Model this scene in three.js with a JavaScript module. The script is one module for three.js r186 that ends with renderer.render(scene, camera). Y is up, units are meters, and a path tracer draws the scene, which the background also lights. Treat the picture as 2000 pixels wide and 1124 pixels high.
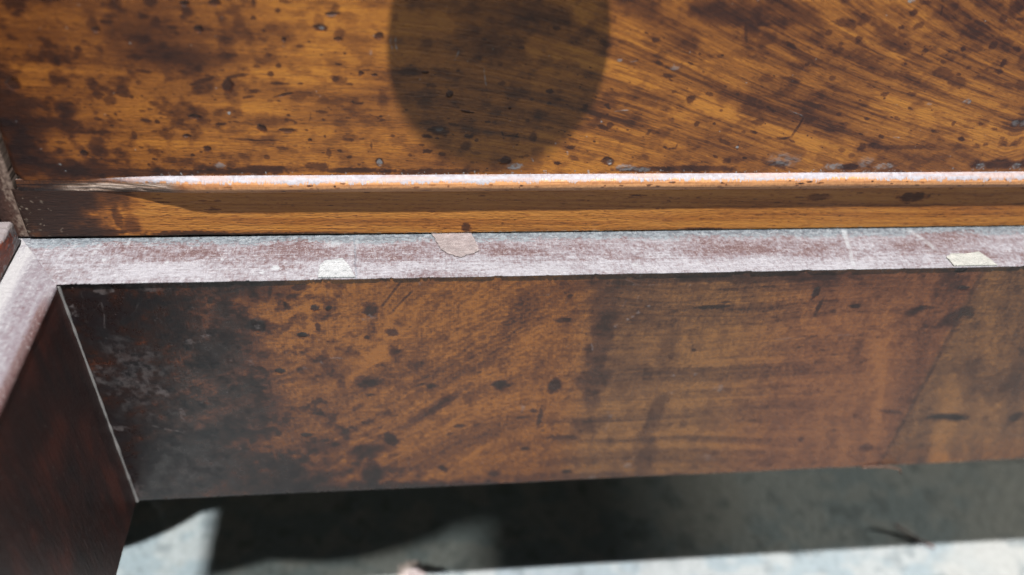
import * as THREE from 'three';
import { RoundedBoxGeometry } from 'three/addons/geometries/RoundedBoxGeometry.js';
import { mergeGeometries } from 'three/addons/utils/BufferGeometryUtils.js';

// ------------------------------------------------------------------ camera, light, exposure
const scene = new THREE.Scene();
const camera = new THREE.PerspectiveCamera(36.554, 1024 / 575, 0.01, 20);
camera.rotation.order = 'YXZ';
camera.position.set(0.07678, 0.12804, 0.15375);
camera.rotation.set(-0.70203, -0.15243, 0.07845);
camera.focus = 0.204;
camera.userData.fStop = camera.getFocalLength() / 4.4;          // a 4.4 mm opening
const renderer = new THREE.WebGLRenderer({ antialias: true });
renderer.toneMapping = THREE.LinearToneMapping;
renderer.toneMappingExposure = 0.8;
renderer.shadowMap.enabled = true;
scene.background = new THREE.Color().setRGB(0.045, 0.052, 0.058);  // the dim, cool air of the place, even on all sides

const FLOOR = -0.157;
// name, place, radius of the glowing bulb (m), candela, light colour, label, and for a spot lamp where it points
const LAMPS = [
  ['work_lamp', [0.12, 1.9, 0.49], 0.018, 52, [1, 0.985, 0.97], 'white work lamp bulb high above the front of the chest'],
  ['work_lamp', [-1.4, 0.92, 0.04], 0.03, 46, [0.97, 1, 0.98], 'white lamp bulb at head height left of the chest, nearest its side', [-0.02, FLOOR, -0.05]],
  ['work_lamp', [-2.6, 0.885, -0.45], 0.05, 42, [1, 1, 0.88], 'white lamp bulb farthest to the left of the chest', [0.06, FLOOR, -0.05]],
  ['work_lamp', [3.0, 0.48, 0.0], 0.06, 44, [1, 1, 0.88], 'low white lamp bulb far to the right of the chest', [0.25, FLOOR, -0.05]],
];
const LAMP_GLOW = 6;
const APRON_LEAN = 0.6;                                          // mm the apron's foot stands back
const FEET = [[-74, -84], [502, -95], [-60, -250], [488, -250]];  // mm

// what marks the faces, in millimetres: [x, y, half length, half width, strength, turn], and scratches [from, to, width, strength]
const DRAWER_DARKS = [[-6,35.3,4,9.4,1,0],[-4.3,27.5,4.6,8.6,1,0],[-2.3,39.4,1.6,1.5,0.9,0],[-0,35.4,2.2,1.5,0.8,0],[6.5,33.6,1.8,2.4,0.68,0],[0.2,30.6,5.6,1.5,0.8,0],[-4.2,20.6,7.4,3.8,1,0],[5,19.2,9.6,2.2,0.81,0],[15.5,18.2,13.1,1.2,0.77,0],[10.6,25,1.8,2.5,0.77,0],[7.5,23.1,0.83,0.82,0.77,0],[26.8,48,10.5,5.3,0.45,-17],[30.8,45.9,5.8,2.6,0.54,-17],[23.3,50.1,6.8,4.5,0.32,1],[36.2,44.8,6.1,4.6,0.32,1],[16.2,52.7,1.2,1.3,0.54,1],[16.5,51.3,0.85,0.58,0.77,1],[12.2,47.1,0.68,0.79,0.63,1],[7.5,44.7,0.6,0.91,0.6,1],[13,39.5,1.2,1.7,0.68,0],[13.5,37.2,1.1,0.95,0.68,0],[18.7,37.8,1.2,1.5,0.63,0],[20.1,36.7,0.45,0.42,0.72,0],[15.5,36,1.3,1.1,0.54,0],[36.1,51.7,0.95,0.77,0.85,1],[34.3,56.9,1,0.64,0.85,1],[40.1,57.2,1.2,0.74,0.81,1],[28,53.1,0.95,1,0.68,-35],[31.7,50.8,0.52,0.48,0.63,1],[35,40.5,2.8,0.56,0.68,19],[39.9,39.4,1.1,1.8,0.81,-17],[42.1,41.7,1.8,0.41,0.72,6],[32,32.1,1.4,0.55,0.81,0],[33.2,33.1,1.8,1.5,0.45,0],[29.6,27.5,0.84,0.45,0.81,0],[33.4,24.2,0.86,0.69,0.81,0],[18.7,27.5,0.55,1.1,0.54,0],[16,32.7,0.36,0.44,0.72,0],[20.2,20.3,0.38,0.36,0.72,0],[29.1,33.7,4.2,1.7,0.36,0],[51.9,55.8,0.52,0.56,0.72,1],[47.4,57.4,0.43,0.92,0.63,1],[62.4,55.3,1.6,0.46,0.77,6],[63.2,56.8,0.88,0.74,0.45,1],[59.8,52.3,1.4,0.86,0.81,1],[59.6,53.7,1.2,1.5,0.32,1],[63.6,51.1,1.2,1.3,0.54,31],[63.2,50,0.81,0.49,0.77,1],[71.5,50.8,1,0.78,0.85,1],[52.4,49.8,0.45,0.58,0.85,1],[57.4,49.4,0.36,0.29,0.72,1],[55.4,48.4,0.72,0.39,0.54,1],[49.1,46.4,0.54,0.4,0.54,1],[50.7,44,0.64,0.51,0.72,1],[48.9,42.2,0.64,0.62,0.72,1],[50.4,40,2,0.31,0.72,-2],[45.2,38.2,1.2,0.42,0.72,0],[51.3,37.4,2.1,0.31,0.77,14],[43.5,36.8,1.3,0.31,0.68,9],[62.7,40.8,1.6,1.2,0.54,-11],[62.1,41.1,0.74,0.62,0.72,0],[67.4,42.5,0.56,0.51,0.85,1],[70.1,42.1,0.66,0.31,0.77,0],[68.6,43.2,0.93,0.31,0.54,1],[80.9,42.9,0.76,0.41,0.85,1],[86,37.8,0.78,0.86,0.81,0],[89.8,33.6,1.6,0.33,0.85,-11],[83.9,28.8,2.3,1.3,0.88,-6],[82.1,39.8,1.2,0.53,0.54,0],[77.6,42.9,2.3,0.83,0.45,1],[45.5,29.3,1.3,0.91,0.81,-36],[50.9,28.8,1.9,0.56,0.81,-2],[51,31.4,0.47,0.55,0.54,0],[52.8,30.8,0.38,0.44,0.59,0],[58.8,31.5,0.38,0.33,0.72,0],[71.4,31.4,0.68,0.33,0.68,0],[64.1,27.1,1.5,0.91,0.41,0],[64,26.4,1.2,0.46,0.5,0],[55.5,26.4,0.44,0.41,0.77,42],[58.8,27.3,0.29,0.34,0.72,0],[59.3,23.1,0.59,1.1,0.59,0],[68.8,24.9,0.3,0.93,0.54,0],[63.8,22,0.6,0.35,0.68,0],[45.7,22.1,0.68,0.59,0.59,0],[70.4,20.8,0.81,1.1,0.85,0],[77.3,22.5,0.51,0.36,0.54,0],[90,24.9,1.2,1.3,0.54,0],[92.2,26.3,0.51,0.47,0.54,0],[41.8,26.5,3.2,0.26,0.63,-4],[105,27.3,1,1.1,0.54,0],[99.3,34.5,0.4,0.33,0.77,0],[104,36.6,0.4,0.33,0.63,0],[97.2,40.4,0.78,0.53,0.54,0],[122.3,30.2,0.83,0.82,0.72,0],[131.6,28.5,0.45,0.9,0.56,-21],[139.7,36.8,1.1,0.91,0.7,0],[113.8,24.4,1.3,0.48,0.72,0],[120.9,35.3,0.59,0.46,0.63,17],[116.1,34.9,0.61,0.67,0.45,0],[121.4,32.9,0.31,0.34,0.72,0],[129.4,50.8,0.78,0.61,0.63,1],[142.5,30.6,0.64,0.6,0.56,0],[135.6,38.7,0.62,0.45,0.42,0],[98.9,20.9,1.5,1.1,0.81,0],[123.1,20.8,1.5,1,0.85,-31],[98.5,55.1,14.2,4.9,0.36,-17],[94.6,48.9,6.6,3.4,0.41,-15],[104.8,56.2,6.6,1.9,0.45,-19],[123.8,57.7,6.7,2.7,0.42,-9],[131.1,53.4,7.2,2.4,0.35,-23],[140.4,56.9,5.2,2.2,0.52,-9],[144.1,57.5,8.1,3.1,0.49,-9],[159.4,57.1,7.4,2.3,0.52,-17],[157.7,55.2,1.5,0.83,0.42,1],[148.9,52.5,0.38,2.4,0.52,14],[152.4,54.6,1.4,0.51,0.56,1],[153.6,51.3,2,1.6,0.45,23],[150.3,54,1.4,2.1,0.35,1],[167.4,52.9,0.81,0.64,0.59,1],[174.6,51.6,0.82,0.76,0.63,1],[174.3,56.1,1.4,1.3,0.56,1],[170.4,55.1,2.7,0.9,0.45,-9],[180.2,52.9,4.2,1.4,0.42,-32],[185,57.5,0.92,0.75,0.63,1],[183.4,54.3,0.72,0.54,0.63,1],[186.8,59.9,1.2,0.53,0.59,1],[187.2,54.8,1.3,0.72,0.52,23],[206.5,50.5,0.96,1,0.7,1],[210.9,46.4,0.75,0.93,0.66,24],[211.1,44,0.66,0.49,0.56,1],[203,45.1,0.65,0.48,0.56,1],[208.2,59.7,1.7,2.7,0.66,1],[210.3,56.6,0.95,0.45,0.66,1],[206.2,56.7,0.99,0.9,0.45,-23],[197.5,43.7,2.6,1.3,0.52,-9],[201.6,41.7,2.9,1.2,0.52,-13],[185.7,49.6,1.5,1.4,0.39,1],[170.6,48.8,1.2,0.99,0.52,1],[170.8,50.3,0.62,0.54,0.45,1],[156,42.1,1.7,1,0.42,0],[161.9,41.7,2.3,0.64,0.45,-14],[164.6,45.6,0.52,0.45,0.59,1],[171.5,42.2,0.85,0.59,0.52,-26],[185.3,38.4,0.87,0.6,0.56,0],[192.3,38.3,0.66,0.61,0.52,0],[175.9,33.2,0.66,0.49,0.56,0],[157.2,31,1.5,0.73,0.45,0],[164.2,26.8,1.8,0.36,0.49,-8],[153.7,24.4,0.22,0.88,0.59,0],[184.6,24.3,1,1.2,0.59,0],[186.9,25,0.91,0.53,0.59,0],[193.9,24.3,7.9,0.61,0.49,0],[206.2,24.4,8,0.93,0.28,0],[182.8,22,0.8,0.8,0.45,0],[151.9,20.7,1.1,0.77,0.52,0],[165.1,19.8,2.3,0.79,0.85,0],[183.2,18.9,2.9,0.95,0.81,0],[223.2,19.3,8.2,1.5,0.85,0],[220.9,31,1,1.1,0.59,0],[220.5,25.4,1.4,0.97,0.45,0],[205.2,30.8,0.57,0.65,0.52,0],[215.9,25,0.7,0.41,0.59,0],[44.1,18.7,6.7,1.1,0.81,0],[56.6,19.6,2.4,0.96,0.77,0],[34.1,18.3,6.7,0.68,0.77,0],[64.5,18.5,8.1,0.69,0.77,0],[83,18.1,10.6,0.7,0.68,0],[132.4,18.4,7.5,0.72,0.77,0],[144.8,18.5,10.1,0.88,0.68,0]];  // stains, plus a plain dark spot in the upper right corner
const DRAWER_CHIPS = [[70.4,20.5,0.57,0.95,0.5,0],[83.9,29.2,0.91,0.65,0.3,0],[101.4,19.3,1.7,0.84,0.75,0],[123.5,20.4,0.73,0.57,0.6,0],[127.4,18.9,2.2,0.86,0.5,0],[131.8,18.4,1.7,0.58,0.35,0],[166,21,3.3,1.8,0.3,0],[179.1,19,2.4,0.92,0.5,0],[186.8,20.3,1.6,1.5,0.28,0],[192,19,2.4,0.78,0.55,0],[217.2,18.8,1.1,0.81,0.5,0],[206.2,36.6,1,0.57,0.4,0],[134.8,44.4,1,0.49,0.3,1],[60.1,52.4,0.51,0.33,0.5,1],[220.9,31,0.92,0.92,0.3,0],[183.4,60.2,0.8,0.47,0.8,1],[197,35.9,0.63,0.28,0.5,0],[153.6,24.4,0.37,0.29,0.7,0],[39.2,33,0.32,0.37,0.9,0],[35.4,19.9,0.99,0.68,0.4,0],[1.7,20.4,0.32,0.27,0.6,0],[122.3,46,0.67,0.36,0.4,1]];
const DRAWER_SCRATCHES = [[73.8,50.6,74.1,47.7,0.3,0.8],[74.9,50.6,75.1,47.7,0.25,0.7],[69.7,47.7,69.6,46.6,0.35,0.9],[93.1,43.9,93.9,39.8,0.2,0.55],[87.9,47.9,87,45.6,0.2,0.5],[123,33.8,126.1,33.9,0.2,0.6],[104.9,21.7,105.6,20.5,0.25,0.7],[110.5,25.9,110.5,25.1,0.3,0.8],[113.3,23.5,113.3,22.4,0.25,0.6],[120.1,31.3,120.4,30.8,0.3,0.8],[124.6,45.8,126.2,45.9,0.2,0.4],[163.5,34.1,167.5,32.6,0.15,0.5],[191.3,27.1,193.2,26.7,0.25,0.5],[167.8,32.8,166.3,27.1,0.45,-0.8],[166.3,27.1,162.3,26.7,0.35,-0.6],[41.8,26.5,50.5,26.1,0.2,-0.6],[65.3,36.2,65.7,35.3,0.3,-0.9],[65.7,35.3,67.4,35.3,0.45,-0.95],[67.4,35.3,67.7,35.8,0.3,-0.7],[97.8,28.7,98.5,27.5,0.25,-0.7],[98.5,27.5,100.8,27.4,0.35,-0.8],[100.8,27.4,101.5,28.4,0.25,-0.6],[135.5,24.7,136.9,23.8,0.4,-0.8],[136.9,23.8,139,24.3,0.4,-0.75],[139,24.3,139.2,25.4,0.3,-0.6],[191,59.4,191.4,56.9,0.25,-0.7],[68.6,33,71.4,31.6,0.15,-0.6],[56.2,33.4,55.9,30.7,0.15,-0.5]];
const APRON_STAINS_AND_SHADE = [[7.5,-9.9,9.9,12.4,1,-2],[2.8,-6.6,5.4,9.7,1,-2],[5.5,-69.7,15.9,14,1,-4],[17.9,-59.7,11.7,15.6,0.85,-4],[31,-24.8,9,10.8,0.62,-2],[21.3,-13.5,8.5,10.1,0.6,-2],[35,-14,4.6,5,0.6,-2],[9.7,-30.9,9.5,17.1,0.66,-3],[1.8,-50.4,7.5,17,0.95,-4],[38.8,-3.1,9,3.7,0.55,-2],[41.5,-74.7,16.8,8.3,0.81,-4],[60.9,-79.7,29.3,3.4,0.71,-4],[90.1,-79.6,30.3,2.2,0.66,-4],[127.6,-78.8,31.5,2.2,0.36,-4],[34.7,-42.4,7.6,10,0.6,-3],[29.8,-21.8,4.7,3.5,0.75,-2],[34.2,-8.5,2.3,2.2,0.75,-2],[40.8,-14.2,2.1,2.1,0.95,-2],[51,-17.7,1.3,0.84,0.9,-2],[44.4,-29.8,1.2,0.91,0.85,-3],[54.6,-9.3,0.93,0.96,0.81,-2],[57.7,-9.4,0.7,0.8,0.81,-2],[51.9,-2.8,1.7,0.92,0.71,-2],[48.4,-8.3,0.62,1.2,0.62,24],[54.8,-15.3,0.59,1.2,0.62,-2],[67.7,-10.2,1.8,1.9,0.76,-2],[72,-17.6,1.6,1.2,0.66,-2],[66.1,-19.1,0.61,0.68,0.71,-2],[99.5,-37.6,2.1,1.9,0.76,-3],[72.3,-23.9,1.5,1.6,0.52,-2],[64.6,-34.8,2.6,2.3,0.47,-3],[81.6,-36.8,1.2,0.96,0.62,-3],[52.5,-46.2,1.6,0.8,0.71,-3],[48.6,-54.5,1.5,0.84,0.81,-4],[65.4,-61.5,5.4,3.5,0.71,19],[70.8,-57.6,2.9,1.6,0.76,-60],[65,-72.3,2.3,6.1,0.71,-4],[42.3,-68.8,3,5.5,0.81,-4],[85,-71.4,0.98,2,0.71,41],[99.7,-74.4,1.6,1.4,0.62,-4],[108.1,-63.9,1.2,0.9,0.71,-4],[89.2,-53.2,1.5,0.84,0.71,-3],[53.8,-59.9,5.4,3.5,0.47,-4],[78.6,-48.8,9.3,1.5,0.38,45],[85.3,-43.2,9,1.1,0.38,45],[56.2,-28.5,6.2,5.5,0.28,-3],[124,-24.2,2.9,9.4,0.5,-2],[123.3,-10.3,3.1,6.9,0.3,-2],[123.9,-36.1,3.8,5.2,0.44,-3],[124.4,-44.8,2.5,4.6,0.41,-3],[123.4,-55.7,3.5,3.1,0.44,-3],[118.1,-59.7,5,1.1,0.62,-4],[114.1,-38.7,1.8,2.4,0.76,-3],[111,-50.7,0.7,4.3,0.62,-3],[109.2,-48.1,1.1,0.83,0.62,-3],[143.5,-47.5,2.2,5.4,0.41,-16],[142.4,-58.5,2.6,6.8,0.41,-11],[143.8,-70.4,2.6,7.8,0.41,-4],[142.2,-24.9,2.3,7.6,0.36,-2],[132.3,-28.2,8.2,11.7,0.17,-2],[150.8,-11.8,4.4,0.71,0.81,2],[113.9,-14.9,1.9,0.86,0.62,-2],[152,-56.1,1.3,1.8,0.36,-3],[124.5,-4.5,8.8,2.6,0.33,-2],[135.8,-2.2,16.5,1.8,0.36,-1],[162.5,-2.4,23.7,1.7,0.57,-1],[120.9,-75.4,1.4,0.97,0.81,-4],[132.2,-10.6,10.3,8.7,0.19,-2],[135.1,-37.8,9.8,8.2,0.17,-3],[176.6,-7.9,0.94,2.1,0.81,-2],[178.9,-12.7,0.68,2.6,0.62,-2],[188.6,-12.7,1.9,0.74,0.76,-2],[205.2,-14.9,2.3,1.9,0.66,-2],[208.1,-13.8,2.3,0.77,0.62,-2],[216.9,-18.2,2.6,2.8,0.71,-2],[219.8,-16.1,2.6,2,0.76,-2],[215.8,-7.4,1.7,0.75,0.81,-2],[212.3,-1.2,1.6,0.9,0.81,-1],[231.7,-57.6,7.4,1.5,0.9,-6],[213.4,-54.3,3.8,0.69,0.62,-13],[254.2,-58.9,2,2.1,0.71,-3],[189.4,-65.1,0.96,1.2,0.62,-4],[211.4,-70.2,2.3,1.6,0.52,-4],[242.9,-44.2,9.7,5.8,0.47,-3],[265.7,-86.5,1.8,1.5,0.47,-4],[189.8,-5.6,16.4,5.4,0.24,-2],[230.1,-36.2,4.6,4.1,0.38,-3]];  // stains, plus the ledge's shadow painted as bands along the top right
const APRON_SCUFFS = [[10.3,-30.9,5.9,10.8,0.3,-3],[9.3,-2.3,2.1,1.2,0.4,-2],[19.1,-1.8,4.4,1.2,0.3,-2],[17.7,-68.4,9.3,6.8,0.12,-4],[1.3,-73.9,2.1,3.2,0.35,-4],[1.7,-28.7,1.4,4,0.25,-3],[1.5,-8.4,0.65,1.6,0.5,-2],[18.6,-44.4,0.62,1.8,0.5,-3],[2.7,-49,2.2,1,0.4,-3],[15.7,-35.7,2.4,1.9,0.3,-3],[66.4,-12.5,1.7,0.82,0.75,-2],[40.5,-13.9,1,1.2,0.55,-2],[28.7,-17.4,1,0.67,0.5,-2],[25.2,-18.9,1.6,0.85,0.35,-2],[58.2,-25.9,1.2,0.35,0.8,-2],[54.9,-27,0.49,0.71,0.8,-2],[50.5,-29.2,0.49,0.54,0.6,-3],[106,-46.3,0.55,1.8,0.65,-3],[158.9,-41.6,1,1.5,0.7,-3],[130.3,-50.7,0.72,1.3,0.6,-3],[114,-37.2,0.82,0.78,0.4,-3],[132.3,-13.1,0.52,0.52,0.9,-2],[131.1,-14.4,0.39,0.35,0.7,-2],[130,-15.4,0.39,0.35,0.8,-2],[127.4,-17.4,0.52,0.53,0.9,-2],[134.6,-11,0.39,0.34,0.8,-2],[145.4,-36.3,0.56,0.8,0.6,-3],[151.4,-35.7,0.42,0.4,0.7,-3],[32.8,-25.9,1.1,0.88,0.5,-2],[37.9,-26.3,0.6,0.89,0.4,-2],[27.3,-8.5,0.45,0.48,0.8,-2],[19,-12.1,0.67,0.81,0.6,-2],[75.9,-68.5,0.99,0.91,0.5,-4],[138.7,-73.8,1.2,0.97,0.5,-4],[162.6,-71.7,3.6,0.92,0.35,-24],[146.7,-43.4,0.72,0.83,0.5,-3],[118.6,-37,0.27,0.39,0.8,-3],[79,-1.9,0.35,0.62,0.5,-1],[181.9,-59.2,0.62,0.71,0.5,-3],[128.4,-78.9,1.2,0.99,0.5,-4],[105,-80,0.61,0.98,0.8,-4],[129.9,-4,0.38,0.33,0.7,-2],[109.2,-6.6,0.37,0.32,0.6,-2],[143.8,-4.5,0.26,0.33,0.6,-2]];
const APRON_SCRATCHES = [[75,-1.3,69.6,-9.6,0.5,-0.6],[77.3,-4.1,72.2,-11.3,0.4,-0.6],[218.5,-1.7,219.1,-34.2,1,-0.35],[219.1,-34.2,218.9,-54.2,0.9,-0.4],[218.9,-54.2,218.8,-76.5,0.8,-0.4],[170.5,-23.6,177.7,-23.3,0.4,0.5],[186.6,-22.9,191.2,-22.7,0.4,0.4],[23.5,-40.3,26.3,-41,0.4,0.6],[7.3,-47.1,17.5,-51.7,0.4,0.45],[17.5,-51.7,19,-49,0.4,0.5],[23.2,-51.3,39.5,-67.3,0.25,0.25],[4.4,-2.9,3.2,-12.2,0.25,0.35],[7.9,-5.6,6.8,-14.9,0.25,0.35],[121.8,-23.2,122.4,-25.9,0.3,0.7],[129,-8,127.6,-12.5,0.3,0.35],[131.7,-7.3,131.5,-9.6,0.3,0.35],[127.4,-2.3,131.8,-4.4,0.12,0.5],[131.8,-4.4,137.4,-4.2,0.12,0.45],[137.4,-4.2,139.8,-1.8,0.12,0.45],[21,-34.5,21,-36,0.4,0.5],[44.6,-6.3,45.4,-1.7,0.7,-0.7],[130.8,-50.8,130.1,-58.2,0.4,0.3],[125.5,-73.9,125.9,-79.9,0.4,0.3]];

// ------------------------------------------------------------------ helpers
const used = {};
function numbered(n) { const k = used[n] = (used[n] ?? -1) + 1; return k ? n + '_' + String(k).padStart(3, '0') : n; }
function tag(o, label, category, group, kind) {
  if (label) o.userData.label = label;
  if (category) o.userData.category = category;
  if (group) o.userData.group = group;
  if (kind) o.userData.kind = kind;
  return o;
}
const BASE = new THREE.Vector3(0.214, FLOOR, -0.15);             // the chest stands here
function part(name, geo, m, parent) {
  const o = new THREE.Mesh(geo, m); o.name = name; o.castShadow = o.receiveShadow = true;
  parent.add(o); return o;
}
// geometry is written in millimetres of the chest's own axes: x along the front, y up from the ledge, z out of the apron
const MM = 0.001;
function mmGeo(g) { g.scale(MM, MM, MM); g.translate(-BASE.x, -BASE.y, -BASE.z); return g; }
function box(x0, x1, y0, y1, z0, z1, r = 0.4, seg = 2) {
  const g = new RoundedBoxGeometry(x1 - x0, y1 - y0, z1 - z0, seg, r);
  g.translate((x0 + x1) / 2, (y0 + y1) / 2, (z0 + z1) / 2); return g;
}
function grid(nu, nv, f) {                                        // f(u, v) -> [x, y, z, s, t]
  const P = [], T = [], I = [];
  for (let j = 0; j <= nv; j++) for (let i = 0; i <= nu; i++) { const p = f(i / nu, j / nv); P.push(p[0], p[1], p[2]); T.push(p[3], p[4]); }
  for (let j = 0; j < nv; j++) for (let i = 0; i < nu; i++) { const a = j * (nu + 1) + i, b = a + nu + 1; I.push(a, a + 1, b, a + 1, b + 1, b); }
  const g = new THREE.BufferGeometry();
  g.setAttribute('position', new THREE.Float32BufferAttribute(P, 3));
  g.setAttribute('uv', new THREE.Float32BufferAttribute(T, 2));
  g.setIndex(I); g.computeVertexNormals(); return g;
}
function planarUV(g, fu, fv) {                                    // uv from the object's own millimetres
  const p = g.attributes.position, t = new Float32Array(p.count * 2);
  for (let i = 0; i < p.count; i++) { t[2 * i] = fu(p.getX(i), p.getY(i), p.getZ(i)); t[2 * i + 1] = fv(p.getX(i), p.getY(i), p.getZ(i)); }
  g.setAttribute('uv', new THREE.BufferAttribute(t, 2)); return g;
}
const clamp = (x, a = 0, b = 1) => x < a ? a : x > b ? b : x;
const lerp = (a, b, t) => a + (b - a) * t;
const sst = (a, b, x) => { const t = clamp((x - a) / (b - a)); return t * t * (3 - 2 * t); };
function hash(x, y) { let h = Math.imul(x, 374761393) ^ Math.imul(y, 668265263); h = Math.imul(h ^ (h >>> 13), 1274126177); h ^= h >>> 16; return (h >>> 0) / 4294967296; }
function noise(x, y) {
  const i = Math.floor(x), j = Math.floor(y); let u = x - i, v = y - j; u = u * u * (3 - 2 * u); v = v * v * (3 - 2 * v);
  const a = hash(i, j), b = hash(i + 1, j), c = hash(i, j + 1), d = hash(i + 1, j + 1);
  return a + (b - a) * u + (c - a) * v + (a - b - c + d) * u * v;
}
function fbm(x, y, o = 4) { let s = 0, a = 0.5, n = 0; for (let k = 0; k < o; k++) { s += a * noise(x + 17.3 * k, y - 9.1 * k); n += a; a *= 0.5; x *= 2.03; y *= 2.03; } return s / n; }
let seed = 7; const rnd = () => { seed = (Math.imul(seed, 1664525) + 1013904223) >>> 0; return seed / 4294967296; };
const toLin = (c) => { c /= 255; return c <= 0.04045 ? c / 12.92 : ((c + 0.055) / 1.055) ** 2.4; };
const SRGB = new Uint8Array(4097); for (let i = 0; i <= 4096; i++) { const l = i / 4096; SRGB[i] = Math.round(255 * (l <= 0.0031308 ? 12.92 * l : 1.055 * l ** (1 / 2.4) - 0.055)); }
const hex = (r, g, b) => [toLin(r), toLin(g), toLin(b)];
const mix3 = (a, b, t) => [a[0] + (b[0] - a[0]) * t, a[1] + (b[1] - a[1]) * t, a[2] + (b[2] - a[2]) * t];
function ramp(stops, t) { for (let k = 1; k < stops.length; k++) if (t <= stops[k][0] || k === stops.length - 1) return mix3(stops[k - 1][1], stops[k][1], clamp((t - stops[k - 1][0]) / (stops[k][0] - stops[k - 1][0]))); }

// a picture of a surface, in millimetres: colour map, and a second map with height (red) and roughness (green)
class Surface {
  constructor(w, h, x0, x1, y0, y1) {
    Object.assign(this, { w, h, x0, x1, y0, y1, sx: w / (x1 - x0), sy: h / (y1 - y0) });
    this.stain = new Float32Array(w * h); this.chip = new Float32Array(w * h); this.dent = new Float32Array(w * h);
  }
  blob(arr, [x, y, rx, ry, k, deg], soft = 0.5, rough = 0.5) {
    const a = deg * Math.PI / 180, c = Math.cos(a), s = Math.sin(a), R = Math.max(rx, ry) * 1.7 + 0.4;
    const i0 = Math.max(0, Math.floor((x - R - this.x0) * this.sx)), i1 = Math.min(this.w - 1, Math.ceil((x + R - this.x0) * this.sx));
    const j0 = Math.max(0, Math.floor((y - R - this.y0) * this.sy)), j1 = Math.min(this.h - 1, Math.ceil((y + R - this.y0) * this.sy));
    const f = 1 / clamp(Math.min(rx, ry), 0.35, 3), big = sst(2.5, 6, Math.min(rx, ry)); soft *= lerp(0.6, 1, sst(0.8, 2.5, Math.min(rx, ry)));
    for (let j = j0; j <= j1; j++) for (let i = i0; i <= i1; i++) {
      const px = this.x0 + (i + 0.5) / this.sx - x, py = this.y0 + (j + 0.5) / this.sy - y;
      const u = (px * c + py * s) / rx, v = (-px * s + py * c) / ry;
      let d = Math.sqrt(u * u + v * v) + (fbm((px + x) * f * 1.1, (py + y) * f * 1.3, 4) - 0.5) * rough * 2 * (1 + 0.3 * big);
      const m = k * (1 - sst(1 - soft - 0.35 * big, 1 + soft + 0.3 * big, d));
      const n = j * this.w + i; arr[n] = 1 - (1 - arr[n]) * (1 - m);
    }
  }
  line(x0, y0, x1, y1, w, k, arrDark, arrLight) {
    const arr = k < 0 ? arrDark : arrLight, len = Math.hypot(x1 - x0, y1 - y0), n = Math.ceil(len / 0.05), kk = Math.abs(k);
    const ux = (x1 - x0) / len, uy = (y1 - y0) / len;
    const i0 = Math.max(0, Math.floor((Math.min(x0, x1) - 1.5 - this.x0) * this.sx)), i1 = Math.min(this.w - 1, Math.ceil((Math.max(x0, x1) + 1.5 - this.x0) * this.sx));
    const j0 = Math.max(0, Math.floor((Math.min(y0, y1) - 1.5 - this.y0) * this.sy)), j1 = Math.min(this.h - 1, Math.ceil((Math.max(y0, y1) + 1.5 - this.y0) * this.sy));
    for (let j = j0; j <= j1; j++) for (let i = i0; i <= i1; i++) {
      const px = this.x0 + (i + 0.5) / this.sx - x0, py = this.y0 + (j + 0.5) / this.sy - y0;
      const t = px * ux + py * uy, e = Math.abs(-px * uy + py * ux + (noise(px * 0.5 + x0, py * 0.5 + y0) - 0.5) * 0.5);
      const end = clamp(Math.min(t, len - t) / Math.min(1.2, len * 0.3) + 0.25);
      if (t < -0.2 || t > len + 0.2) continue;
      const m = kk * end * (0.55 + 0.7 * noise(t * 2.5 + x0, y0)) * (1 - sst(w * 0.3, w * 0.8 + 0.08, e));
      const q = j * this.w + i; arr[q] = 1 - (1 - arr[q]) * (1 - clamp(m));
    }
  }
  maps(f, wrap = THREE.MirroredRepeatWrapping) {                  // f(x, y, stain, chip, dent) -> [linear r, g, b, height 0..1, roughness]
    const { w, h } = this, C = new Uint8Array(w * h * 4), D = new Uint8Array(w * h * 4);
    for (let j = 0; j < h; j++) for (let i = 0; i < w; i++) {
      const n = j * w + i, r = f(this.x0 + (i + 0.5) / this.sx, this.y0 + (j + 0.5) / this.sy, this.stain[n], this.chip[n], this.dent[n]);
      for (let k = 0; k < 3; k++) C[4 * n + k] = SRGB[Math.round(4096 * clamp(r[k]))];
      D[4 * n] = 255 * clamp(r[3]); D[4 * n + 1] = 255 * clamp(r[4]); C[4 * n + 3] = D[4 * n + 3] = 255;
    }
    const tex = (a, cs) => { const t = new THREE.DataTexture(a, w, h); t.wrapS = t.wrapT = wrap; t.magFilter = THREE.LinearFilter; t.minFilter = THREE.LinearFilter; if (cs) t.colorSpace = THREE.SRGBColorSpace; t.needsUpdate = true; return t; };
    return { map: tex(C, true), detail: tex(D, false) };
  }
  u(x) { return (x - this.x0) / (this.x1 - this.x0); }
  v(y) { return (y - this.y0) / (this.y1 - this.y0); }
}
function surfaceMaterial(t, bump, extra = {}) {
  return new THREE.MeshPhysicalMaterial({ map: t.map, bumpMap: t.detail, bumpScale: bump, roughnessMap: t.detail, roughness: 1, metalness: 0, ...extra });
}
const plain = (r, g, b, rough) => new THREE.MeshStandardMaterial({ color: new THREE.Color().setRGB(r, g, b), roughness: rough });

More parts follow.
